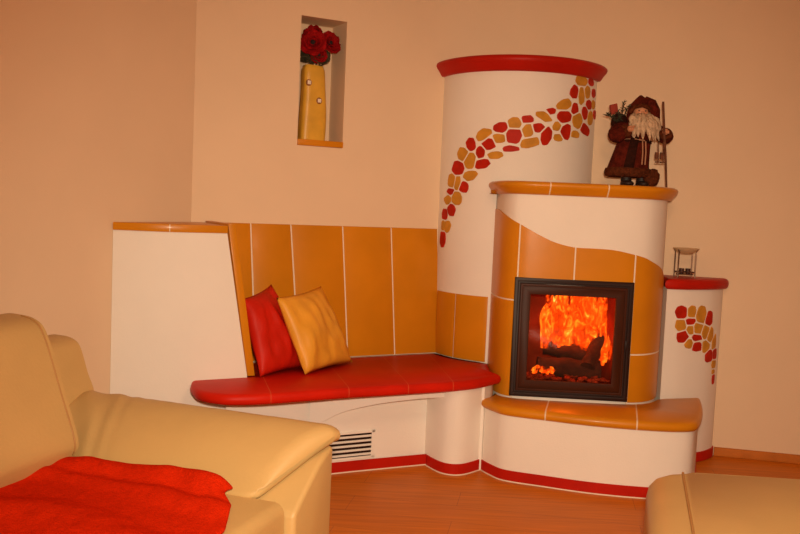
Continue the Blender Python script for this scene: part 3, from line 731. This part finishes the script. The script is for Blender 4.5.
for i, (lab, (u, n_, z), ax, r) in enumerate(flw):
    rng = random.Random(20+i); c_ = V(NW(u, n_, z))
    t_ = thing('red_flower', lab, 'flower', NW(-.178+(u+.178)*.15, -.085, 1.99), 'artificial red flowers in the niche vase')
    m = MB()
    for ringn, (k, tl, sc) in enumerate(((7, .25, 1.0), (6, .65, .85), (5, 1.05, .62))):
        for j in range(k): petal(m, c_, ax, r*sc*rng.uniform(.9, 1.1), 2*math.pi*(j+.5*ringn)/k+rng.uniform(-.15, .15), tl, rng)
    m.build('bloom', M['petal'], t_, angle=180, solid=.0015)
    m = MB().ball(c_+V(ax).normalized()*r*.25, r*.22, n=12, lump=.3, seed=i); m.build('flower_heart', M['petaldark'], t_)
    m = MB(); b_ = V(t_.location); mid = b_.lerp(c_, .5)+V((0, 0, .01)); m.tube([b_, mid, c_-V(ax).normalized()*.004], .003, 8); m.build('stem', M['leaf'], t_)
    m = MB()
    for j in range(6):
        a = rng.uniform(0, 6.28); p = V(NW(u*.6-.178*.4+rng.uniform(-.03, .03), n_*.6-.034, 2.06+rng.uniform(-.005, .04)))
        petal(m, p, (math.cos(a)*.6, -.5, .6), .05, rng.uniform(0, 6.28), .35, rng)
    m.build('leaves', M['leaf'], t_, angle=180, solid=.001)

# ------------------------------------------------------------------ figurine on the shelf
fx, fy, fz = 1.205, 4.50, Z_SHELF
fg = thing('bearded_figurine', 'small white-bearded figurine in a dark red hooded coat with a staff, on the stove shelf', 'figurine', (fx, fy, fz))
for sx in (-.035, .045):
    m = MB().ball((fx+sx, fy-.02, fz+.018), .034, .055, .0175, 14); m.tube([(fx+sx, fy, fz+.02), (fx+sx, fy, fz+.09)], .028, 12); m.build('boot', M['boot'], fg, angle=60)
# coat: one continuous bell-shaped body
m = MB(); rings = []
for t, rx_, ry_, dx in ((0, .106, .085, -.030), (.08, .110, .088, -.030), (.2, .103, .083, -.026), (.4, .094, .076, -.016), (.6, .086, .068, -.006), (.75, .080, .062, 0), (.88, .078, .058, .006), (.96, .058, .048, .010), (1.0, .034, .034, .014)):
    z = fz+.055+.30*t; r_ = []
    for k in range(40):
        a = 2*math.pi*k/40; w = 1+.045*math.sin(a*9)*(1-t)
        r_.append((fx+dx+rx_*w*math.cos(a), fy+ry_*w*math.sin(a), z))
    rings.append(r_)
m.loft(rings); m.build('coat', M['coat'], fg, angle=60)
m = MB()
m.loft([[(fx-.030+(.112+o)*math.cos(2*math.pi*k/36)*(1+.03*noise.noise(V((k, z_*40, 0)))), fy+(.090+o)*math.sin(2*math.pi*k/36), fz+z_) for k in range(36)] for o, z_ in ((-.012, .050), (.006, .056), (.011, .075), (.006, .096), (-.012, .102))])
m.build('fur_hem', M['fur'], fg, angle=60)
m = MB()                                              # front panel and plaid skirt
for a0, a1, mi in ((-115, -88, 0),):
    rr = []
    for t, rx_, ry_, dx in ((.12, .112, .090, -.029), (.4, .099, .081, -.016), (.68, .086, .068, -.003)):
        rr.append([(fx+dx+rx_*math.cos(R(a0+(a1-a0)*k/6)), fy+ry_*math.sin(R(a0+(a1-a0)*k/6)), fz+.055+.30*t) for k in range(7)])
    m.grid(rr)
m.build('coat_panel', M['coatdark'], fg, solid=.006)
m = MB()                                              # fur bag hanging at the right
m.ball((fx+.085, fy-.035, fz+.052), .042, .035, .048, 16, lump=.35, seed=3); m.build('fur_pouch', M['fur'], fg, angle=60)
m = MB().ball((fx+.017, fy-.012, fz+.385), .040, .040, .048, 20)
m.ball((fx+.014, fy-.054, fz+.383), .009, .011, .010, 10)
for s_ in (-.017, .047): m.ball((fx+s_*.8+.002, fy-.046, fz+.379), .011, .009, .009, 10)
head = m.build('head', M['skin'], fg, angle=60)
for s_ in (-.004, .030):
    m = MB().ball((fx+s_, fy-.050, fz+.394), .0042, .0035, .0042, 8); m.build('eye', M['boot'], head)
m = MB(); rng = random.Random(3)                      # beard: overlapping tapering locks
for k in range(60):
    a = R(rng.uniform(195, 345)); top = V((fx+.022+.050*math.cos(a), fy-.010+.045*math.sin(a), fz+.372+rng.uniform(-.035, .012)))
    end = V((fx+.032+.082*math.cos(a)*rng.uniform(.8, 1.1), fy-.030+.060*math.sin(a), top.z-rng.uniform(.055, .115)))
    mid = top.lerp(end, .5)+V((.006*math.cos(a), .018*math.sin(a), 0)); r0 = rng.uniform(.011, .016)
    m.tube([top, top.lerp(mid, .6), mid, mid.lerp(end, .6), end], [r0*.8, r0, r0*.95, r0*.6, r0*.12], 7)
m.ball((fx+.03, fy-.045, fz+.325), .062, .030, .045, 16, lump=.25, seed=5)
m.build('beard', M['beard'], fg, angle=180)
m = MB()
for s_ in (-1, 1): m.tube([(fx+.016, fy-.058, fz+.371), (fx+.016+s_*.018, fy-.060, fz+.368), (fx+.016+s_*.036, fy-.052, fz+.356)], [.007, .008, .002], 8)
m.build('moustache', M['beard'], fg, angle=180)
m = MB(); rings = []                                  # pointed hood folded over to the right
for t, r_, dx, dz, dy in ((0, .062, .012, .345, .014), (.2, .062, .012, .382, .012), (.4, .057, .013, .412, .010), (.6, .046, .016, .438, .008), (.8, .026, .018, .464, .004), (1, .005, .014, .480, 0)):
    rings.append([(fx+dx+r_*math.cos(2*math.pi*k/24), fy+dy+r_*.86*math.sin(2*math.pi*k/24)*(1 if math.sin(2*math.pi*k/24) > 0 or t > .45 else (.35 if t < .3 else .75)), fz+dz) for k in range(24)])
m.loft(rings)
m.tube([(fx+.030, fy-.012, fz+.462), (fx+.062, fy-.018, fz+.435), (fx+.082, fy-.034, fz+.392), (fx+.104, fy-.040, fz+.335)], [.016, .032, .030, .008], 12)
m.build('hood', M['coat'], fg, angle=70)
m = MB(); m.tube([(fx-.044, fy-.030, fz+.385), (fx-.030, fy-.048, fz+.412), (fx+.012, fy-.056, fz+.422), (fx+.050, fy-.046, fz+.410), (fx+.062, fy-.030, fz+.385)], .011, 10)
m.build('hood_trim', M['fur'], fg, angle=60)
for side, pts_, hand in ((-1, [(fx-.060, fy, fz+.315), (fx-.105, fy-.015, fz+.285), (fx-.110, fy-.045, fz+.262), (fx-.075, fy-.075, fz+.285)], (fx-.052, fy-.085, fz+.296)),
                         (1, [(fx+.078, fy, fz+.318), (fx+.125, fy-.012, fz+.285), (fx+.148, fy-.030, fz+.268), (fx+.140, fy-.058, fz+.280)], (fx+.134, fy-.068, fz+.290))):
    m = MB().tube(catmull(pts_, 4), [.030+.010*math.sin(k/12*3) for k in range(13)], 14); arm = m.build('sleeve', M['coat'], fg, angle=60)
    m = MB().tube([V(pts_[-1])+V((0, .012, -.006)), V(pts_[-1])+V((side*-.004, -.008, .004))], [.036, .036], 14); m.build('fur_cuff', M['fur'], arm, bevel=.008)
    m = MB(); h_ = V(hand); m.ball(h_, .016, .014, .018, 12)
    for q in range(4): m.tube([h_+V((-.010+.0065*q, -.008, .004)), h_+V((-.010+.0065*q, -.022, .002)), h_+V((-.010+.0065*q, -.020, -.010))], .0038, 6)
    m.tube([h_+V((-side*.012, -.004, .006)), h_+V((-side*.018, -.014, .012)), h_+V((-side*.010, -.020, .013))], .0042, 6)
    m.build('hand', M['skin'], arm, angle=60)
m = MB(); m.tube([(fx+.106, fy-.088, fz+.440), (fx+.121, fy-.088, fz+.29), (fx+.138, fy-.088, fz+.15), (fx+.152, fy-.088, fz+.004)], [.006, .0065, .006, .005], 8)
m.build('staff', M['stick'], fg)
m = MB(); m.lathe([(.070, -.006), (.086, -.006), (.086, .010), (.070, .010)], (fx-.002, fy, fz+.235), 32, 1, .83); m.build('belt', M['coatdark'], fg)
m = MB()
for dx in (.018, .034): m.tube([(fx+dx, fy-.072, fz+.236), (fx+dx+.003, fy-.078, fz+.18), (fx+dx, fy-.086, fz+.115)], .0035, 6)
m.tube([(fx-.075, fy-.040, fz+.245), (fx-.02, fy-.070, fz+.246), (fx+.03, fy-.072, fz+.240)], .0035, 6)
m.build('belt_cord', M['cord'], fg)
m = MB()                                              # little skates hung from the staff
for k in range(2):
    x = fx+.095+k*.026; m.tube([(x, fy-.085, fz+.235), (x+.004, fy-.088, fz+.18)], .0025, 6); m.box((x-.010, fy-.094, fz+.128), (.022, 0, 0), (0, .012, 0), (0, 0, .007)); m.box((x-.012, fy-.092, fz+.148), (.018, 0, 0), (0, .012, 0), (0, 0, .034)); m.box((x+.003, fy-.090, fz+.133), (.005, 0, 0), (0, .006, 0), (0, 0, .02))
m.build('hanging_skates', M['stick'], fg)
m = MB()                                              # pack with parcel and fir sprigs on the shoulder
m.ball((fx-.085, fy+.020, fz+.335), .045, .038, .050, 16, lump=.2, seed=2)
m.build('pack', M['coatdark'], fg, angle=60)
m = MB(); m.box((fx-.137, fy-.018, fz+.372), (.036, 0, .010), (0, .03, 0), (-.010, 0, .050)); m.build('parcel', M['parcel'], fg, bevel=.003)
m = MB(); rng = random.Random(6)
for bx, bz, dx, dz in ((-.120, .355, -.055, .012), (-.125, .340, -.045, .040), (-.085, .375, .004, .065), (-.075, .370, .022, .055), (-.110, .335, .02, .03), (-.09, .345, -.02, .045)):
    a = V((fx+bx, fy-.030, fz+bz)); d = V((dx, -.004, dz)); m.tube([a, a+d], .002, 5)
    for k in range(16):
        q = a+d*(k/16); o_ = V((rng.uniform(-1, 1), rng.uniform(-1, 1), rng.uniform(-.3, 1))).normalized()*.018; m.tube([q, q+o_], [.003, .0012], 4)
m.build('fir_sprigs', M['fir'], fg)

# ------------------------------------------------------------------ oil burner on the small column
ox, oy, oz = 1.538, 4.585, .997
bu = thing('oil_burner', 'small glass dish on thin metal legs standing on the low red-topped column', 'burner', (ox, oy, oz))
m = MB(); prof = [(.0, -.030), (.030, -.027), (.050, -.016), (.066, -.003), (.070, .003), (.066, .004), (.048, -.010), (.028, -.021), (.0, -.024)]
m.lathe([(max(r, .001), z) for r, z in prof], (ox, oy, oz+.155), 40); m.build('dish', M['dishglass'], bu, angle=60)
for sx in (-1, 1):
    for sy in (-1, 1):
        m = MB().tube([(ox+sx*.046, oy+sy*.030, oz), (ox+sx*.046, oy+sy*.030, oz+.14), (ox+sx*.052, oy+sy*.034, oz+.150)], .0036, 8); m.build('leg', M['steel'], bu)
m = MB()
for z in (.030,):
    for a, b in (((-1, -1), (1, -1)), ((1, -1), (1, 1)), ((1, 1), (-1, 1)), ((-1, 1), (-1, -1))):
        m.tube([(ox+a[0]*.046, oy+a[1]*.030, oz+z), (ox+b[0]*.046, oy+b[1]*.030, oz+z)], .0028, 8)
m.tube([(ox-.046, oy, oz+.018), (ox+.046, oy, oz+.018)], .003, 8)
m.build('rail', M['steel'], bu)
for dx in (-.017, .017):
    m = MB().lathe([(.001, 0), (.012, 0), (.014, .028), (.011, .028), (.001, .024)], (ox+dx, oy, oz+.0205), 16); m.build('candle_cup', M['waxcup'], bu)

# ------------------------------------------------------------------ cushions
def cushion(name, label, corners, th, m_, seed, group='satin cushions on the bench'):
    BL_, BR_, TR_, TL_ = [V(c) for c in corners]; N = ((BR_-BL_).cross(TL_-BL_)).normalized(); n = 26; m = MB()
    for sgn in (1, -1):
        rows = []
        for i in range(n+1):
            row = []
            for j in range(n+1):
                u, v = i/n, j/n; a, b = 2*u-1, 2*v-1
                uu = .5+.5*a*(1-.055*(1-b*b)); vv = .5+.5*b*(1-.055*(1-a*a))
                p = BL_.lerp(BR_, uu).lerp(TL_.lerp(TR_, uu), vv)
                h = max(0, (1-a*a)*(1-b*b))**.45
                w = noise.noise(V((u*4.2+seed, v*1.8, sgn)))*.24+noise.noise(V((u*9+seed, v*4, sgn*2)))*.12+noise.noise(V((u*15+seed, v*9, sgn*3)))*.05
                cre = .05*math.sin((u*1.2+v)*16+seed)*max(0, 1-2.2*min(u, v, 1-u, 1-v))
                row.append(p+N*sgn*th*.5*h*(1+w*1.6+cre))
            rows.append(row)
        m.grid(rows)
    c_ = (BL_+BR_)/2
    o = m.build(name, m_, loc=c_, angle=180)
    bm_ = bmesh.new(); bm_.from_mesh(o.data); bmesh.ops.remove_doubles(bm_, verts=bm_.verts, dist=1e-5); bmesh.ops.recalc_face_normals(bm_, faces=bm_.faces); bm_.to_mesh(o.data); bm_.free()
    for p in o.data.polygons: p.use_smooth = True
    return tag(o, label, 'cushion', group)
cushion('cushion', 'red satin cushion leaning against the ochre side board of the bench', [(-.636, 3.955, .484), (-.43, 4.265, .486), (-.650, 4.30, .890), (-.752, 4.050, .838)], .13, M['satin_red'], 1.3)
cushion('cushion.001', 'gold satin cushion leaning on the red cushion on the bench', [(-.436, 4.055, .484), (-.228, 4.43, .484), (-.412, 4.455, .876), (-.594, 4.105, .845)], .14, M['satin_gold'], 5.1)

# ------------------------------------------------------------------ sofa along the left wall
SO = V((-1.16, 3.03)); SA = V((math.cos(R(-20)), math.sin(R(-20)))); SB = V((SA.y, -SA.x))     # a: back to front, b: along the sofa towards the viewer
def S(a, b, z): p = SO+SA*a+SB*b; return V((p.x, p.y, z))
SLEN = 1.75
so = thing('leather_sofa', 'cream leather sofa with padded armrest along the left wall', 'sofa', S(.4, .8, 0))
def rrect(a0, a1, z0, z1, r, n=5):
    out = []
    for cx_, cz_, s0 in ((a1-r, z1-r, 0), (a0+r, z1-r, 90), (a0+r, z0+r, 180), (a1-r, z0+r, 270)):
        for k in range(n+1): t = R(s0+90*k/n); out.append((cx_+r*math.cos(t), cz_+r*math.sin(t)))
    return out
def extrude_b(m, prof, b0, b1, end=.03, n=6):
    """profile in (a,z) swept along b, its ends rounded off"""
    ca = sum(p[0] for p in prof)/len(prof); cz = sum(p[1] for p in prof)/len(prof)
    hw = max(abs(p[0]-ca) for p in prof); hz = max(abs(p[1]-cz) for p in prof); rings = []
    L = []
    for k in range(n+1): t = math.pi/2*k/n; L.append((b0+end*(1-math.sin(t)), end*(1-math.cos(math.pi/2-t))))
    for k in range(n+1): t = math.pi/2*(n-k)/n; L.append((b1-end*(1-math.sin(t)), end*(1-math.cos(math.pi/2-t))))
    for b, ins in [(b0+end*(1-math.sin(math.pi/2*k/n)), end*(1-math.sin(math.pi/2*k/n)) ) for k in range(0)]: pass
    def ringat(b, ins): return [S(ca+(a-ca)*(1-ins/hw), b, cz+(z-cz)*(1-ins/hz)) for a, z in prof]
    rr = []
    for k in range(n+1):
        t = math.pi/2*k/n; rr.append(ringat(b0+end*(1-math.sin(t)), end*(1-math.cos(t))) )
    rr = rr[::-1]
    for k in range(n+1):
        t = math.pi/2*k/n; rr.append(ringat(b1-end*(1-math.sin(math.pi/2-t)), end*(1-math.cos(t))))
    # first half: from the small end ring to the full ring
    rr2 = []
    for k in range(n+1):
        t = math.pi/2*k/n; rr2.append(ringat(b0+end*(1-math.sin(t)), end*(1-math.sin(t))*0+end*(1-math.cos(math.pi/2-t))))
    for k in range(n+1):
        t = math.pi/2*(n-k)/n; rr2.append(ringat(b1-end*(1-math.sin(t)), end*(1-math.cos(math.pi/2-t))))
    m.loft(rr2)
# base and seat
m = MB(); extrude_b(m, rrect(-.14, .985, .05, .27, .02), .268, SLEN, .02); m.build('sofa_base', M['leather'], so, angle=50)
m = MB(); extrude_b(m, rrect(.05, 1.005, .27, .432, .035), .268, SLEN, .03); seat = m.build('seat_cushion', M['leather'], so, angle=60)
m = MB(); m.tube([S(1.001, b, .385) for b in (.30, .8, SLEN-.05)], .003, 6); m.build('seat_piping', M['seam'], seat)
# tall back cushion
bp_ = catmull([(.225, .42), (.252, .475), (.256, .529), (.202, .668), (.153, .795), (.128, .850), (.105, .882), (.070, .900), (.02, .907), (-.05, .905), (-.105, .87), (-.125, .80), (-.125, .60), (-.10, .42)], 4)
m = MB(); extrude_b(m, bp_, .272, SLEN, .026, 8); bc = m.build('back_cushion', M['leather'], so, angle=70)
m = MB(); m.tube([S(a+.001, .290, z+.001) for a, z in bp_[4:32]], .0028, 6); m.build('piping', M['seam'], bc)
# lower back wing behind the armrest
bp2 = catmull([(.10, .42), (.078, .59), (.045, .667), (.018, .740), (-.002, .772), (-.035, .788), (-.08, .792), (-.13, .785), (-.16, .72), (-.16, .45)], 4)
m = MB(); extrude_b(m, bp2, -.02, .268, .03, 6); m.build('back_wing', M['leather'], so, angle=70)
# arm panel under the pad
m = MB(); pr_ = [(.0, .012), (.0, .545), (.02, .545), (.10, .512), (.20, .445), (.258, .405), (.262, .39), (.262, .012)]
m.loft([[S(a, b, z) for b, z in pr_] for a in (-.10, 1.036)]); m.build('arm_panel', M['leather'], so, bevel=.018, segs=4)
# padded armrest draped inwards over the panel
prof = [(-.028, .548), (-.034, .572), (-.022, .597), (.008, .611), (.045, .610), (.10, .592), (.16, .557), (.21, .512), (.248, .468), (.272, .440), (.270, .424), (.252, .420), (.20, .452), (.10, .522), (.02, .552), (-.01, .545)]
prof = catmull(prof+[prof[0]], 4)[:-1]
mb_ = [sum(p[j] for p in prof)/len(prof) for j in (0, 1)]
a_end = lambda b: 1.052-.50*max(0, b-.03)-.02*max(0, (b-.03)/.24)**2
m = MB(); rings = []
spine = lambda b: (.585-.62*max(0, b-.02)**1.15-.01)
T = [0, .02, .05]+[.05+.9*k/110 for k in range(1, 111)]+[.97, .985, .995, 1.0]
for t in T:
    if t < .05: sc_ = .55+.45*math.sin(math.pi/2*t/.05)
    elif t > .95: sc_ = .30+.70*math.cos(math.pi/2*(t-.95)/.05)**.6 if t < .9999 else .22
    else: sc_ = 1
    r_ = []
    for b, z in prof:
        bc_ = min(max(b, -.005), .25); zc_ = spine(bc_)
        bb_ = bc_+(b-bc_)*sc_; z_ = zc_+(z-zc_)*sc_
        a = .04+t*(a_end(b)-.04)
        wr = .0075*math.sin(a*75-b*40+2*math.sin(a*20))*math.exp(-((a-.16)/.12)**2)*(.5+2*b) if sc_ == 1 else 0
        wr += .003*noise.noise(V((a*5, b*7, 1)))
        r_.append(S(a, bb_, z_+wr))
    rings.append(r_)
m.loft(rings); pad = m.build('armrest_pad', M['leather'], so, angle=80)
for a, b in ((.02, .06), (.94, .10), (.02, SLEN-.1), (.94, SLEN-.1)):
    m = MB().lathe([(.022, 0), (.028, .05 if b > .3 else .03)], S(a, b, 0), 16); m.build('foot', M['boot'], so)
# button dimple on the back cushion
m = MB().ball(S(.152, .52, .80), .008, .008, .008, 10); m.build('button', M['seam'], bc)

# red blanket thrown over the seat
m = MB(); rows = []; na, nb_ = 64, 74
for i in range(na+1):
    row = []
    for j in range(nb_+1):
        u, v = i/na, j/nb_
        b = .285+v*1.25
        far = .845+min(.60*max(b-.30, 0), .14)-.03*math.exp(-((b-.33)/.03)**2)+.012*math.sin(v*17+1)
        near = .235-.02*math.sin(v*5)
        a = near+(far-near)*u
        z = .452+.016*math.sin(b*17+a*3.2+1.2*math.sin(a*5))*min(1, (b-.28)*9)+.010*noise.noise(V((a*5, b*6, 0)))+.006*noise.noise(V((a*14, b*15, 2)))
        lip = math.exp(-((b-.300)/.040)**2)                      # thick folded edge against the armrest
        z += lip*(.042+.008*math.sin(a*9))*(.25+.75*min(1, max(0, (a-.22)/.35)))*(1-max(0, (u-.9)/.1)**2*.6)
        z -= .014*math.exp(-((b-.375)/.02)**2)
        if u > .93: z -= (u-.93)/.07*.012
        z = max(z, .4415)
        bk_lean = max(0, .29-a)                                  # climbs a little up the back cushion
        z += bk_lean*.10
        b_ = b+.012*math.sin(a*9)+.010*noise.noise(V((a*8, 0, 5)))*(1-v)
        row.append(S(a, b_, z))
    rows.append(row)
m.grid(rows)
tag(m.build('blanket', M['blanket'], loc=S(.5, .8, .44), angle=180, solid=.012, subsurf=1), 'red fleece blanket spread over the sofa seat', 'blanket')

# ------------------------------------------------------------------ footstool at lower right
fe = V((math.cos(R(-4)), math.sin(R(-4)))); fgd = V((-.265, -.96)).normalized(); F0 = V((.897, 2.925))
def FS(x, y, z): p = F0+fe*x+fgd*y; return V((p.x, p.y, z))
fsx = thing('footstool', 'tan leather footstool on the floor in front of the stove, at lower right', 'footstool', FS(.5, .4, 0))
FWD, FDP = 1.0, .80
m = MB(); rings = []
def fs_ring(ins, z, left=0): return [FS(x, y, z) for x, y in ((ins+left, ins), (FWD-ins, ins), (FWD-ins, FDP-ins), (ins+left, FDP-ins))]
def rr_plan(ins, z, r=.05, left=0):
    out = []
    for cx_, cy_, s0 in ((FWD-ins-r, FDP-ins-r, 0), (ins+left+r, FDP-ins-r, 90), (ins+left+r, ins+r, 180), (FWD-ins-r, ins+r, 270)):
        for k in range(7): t = R(s0+90*k/6); out.append(FS(cx_+r*math.cos(t), cy_+r*math.sin(t), z))
    return out
for ins, z, l in ((.03, .04, 0), (.012, .06, 0), (.004, .12, 0), (0, .24, 0), (.001, .35, 0), (.004, .388, .004), (.012, .414, .016), (.024, .430, .038), (.036, .438, .062), (.048, .441, .09)):
    rings.append(rr_plan(ins, z, .05, l))
m.loft(rings); body = m.build('stool_body', M['leather'], fsx, angle=60)
m = MB()
for ins, z, l in ():
    pass
rings = [rr_plan(.048, z, .045, .072+dl) for z, dl in ((.434, 0), (.443, 0), (.447, .006))]
m.loft(rings); m.build('top_cushion', M['leather'], fsx, angle=60)
m = MB(); m.tube([FS(.120, .052+.68*k/8, .444) for k in range(9)], .0045, 8); m.build('seam', M['seam'], fsx)
for x, y in ((.08, .08), (.92, .08), (.08, .72), (.92, .72)):
    m = MB().lathe([(.02, 0), (.025, .045)], FS(x, y, 0), 14); m.build('foot', M['boot'], fsx)

# ------------------------------------------------------------------ light
def light(name, kind, loc, energy, col, target=None, **kw):
    l = bpy.data.lights.new(name, kind); l.energy = energy; l.color = col
    for k, v in kw.items(): setattr(l, k, v)
    o = bpy.data.objects.new(name, l); COL.objects.link(o); o.location = loc
    if target is not None: o.rotation_euler = (V(target)-V(loc)).to_track_quat('-Z', 'Y').to_euler()
    return o
WARM = (1, .80, .56)
light('flash', 'SPOT', (.06, .05, 1.47), 222, WARM, (.25, 4.3, .30), spot_size=R(86), spot_blend=1.0, shadow_soft_size=.05)
light('overhead_fill', 'POINT', (.7, 1.6, 2.30), 22, (1, .60, .34), shadow_soft_size=.18)  # added fill light with no visible fitting, lifts upward-facing surfaces
light('fire_glow', 'POINT', tuple(D(.30, -.16, .72)), 1.4, (1, .12, .012), shadow_soft_size=.06)
w = bpy.data.worlds.new('World'); SC.world = w; w.use_nodes = True
w.node_tree.nodes['Background'].inputs['Color'].default_value = (1, .62, .38, 1); w.node_tree.nodes['Background'].inputs['Strength'].default_value = .05

# ------------------------------------------------------------------ camera
cd = bpy.data.cameras.new('camera'); cam = bpy.data.objects.new('camera', cd); COL.objects.link(cam)
cd.sensor_width = 36; cd.lens = 36*850/800; cd.clip_start = .02
cam.matrix_world = Matrix.Translation((0, 0, 1.32)) @ Matrix.Rotation(R(90-4.17), 4, 'X') @ Matrix.Rotation(R(2.5), 4, 'Z')
SC.camera = cam
SC.cycles.transparent_max_bounces = 64
SC.view_settings.view_transform = 'Standard'; SC.view_settings.look = 'None'; SC.view_settings.gamma = 1; SC.view_settings.use_curve_mapping = False
SC.view_settings.exposure = .81
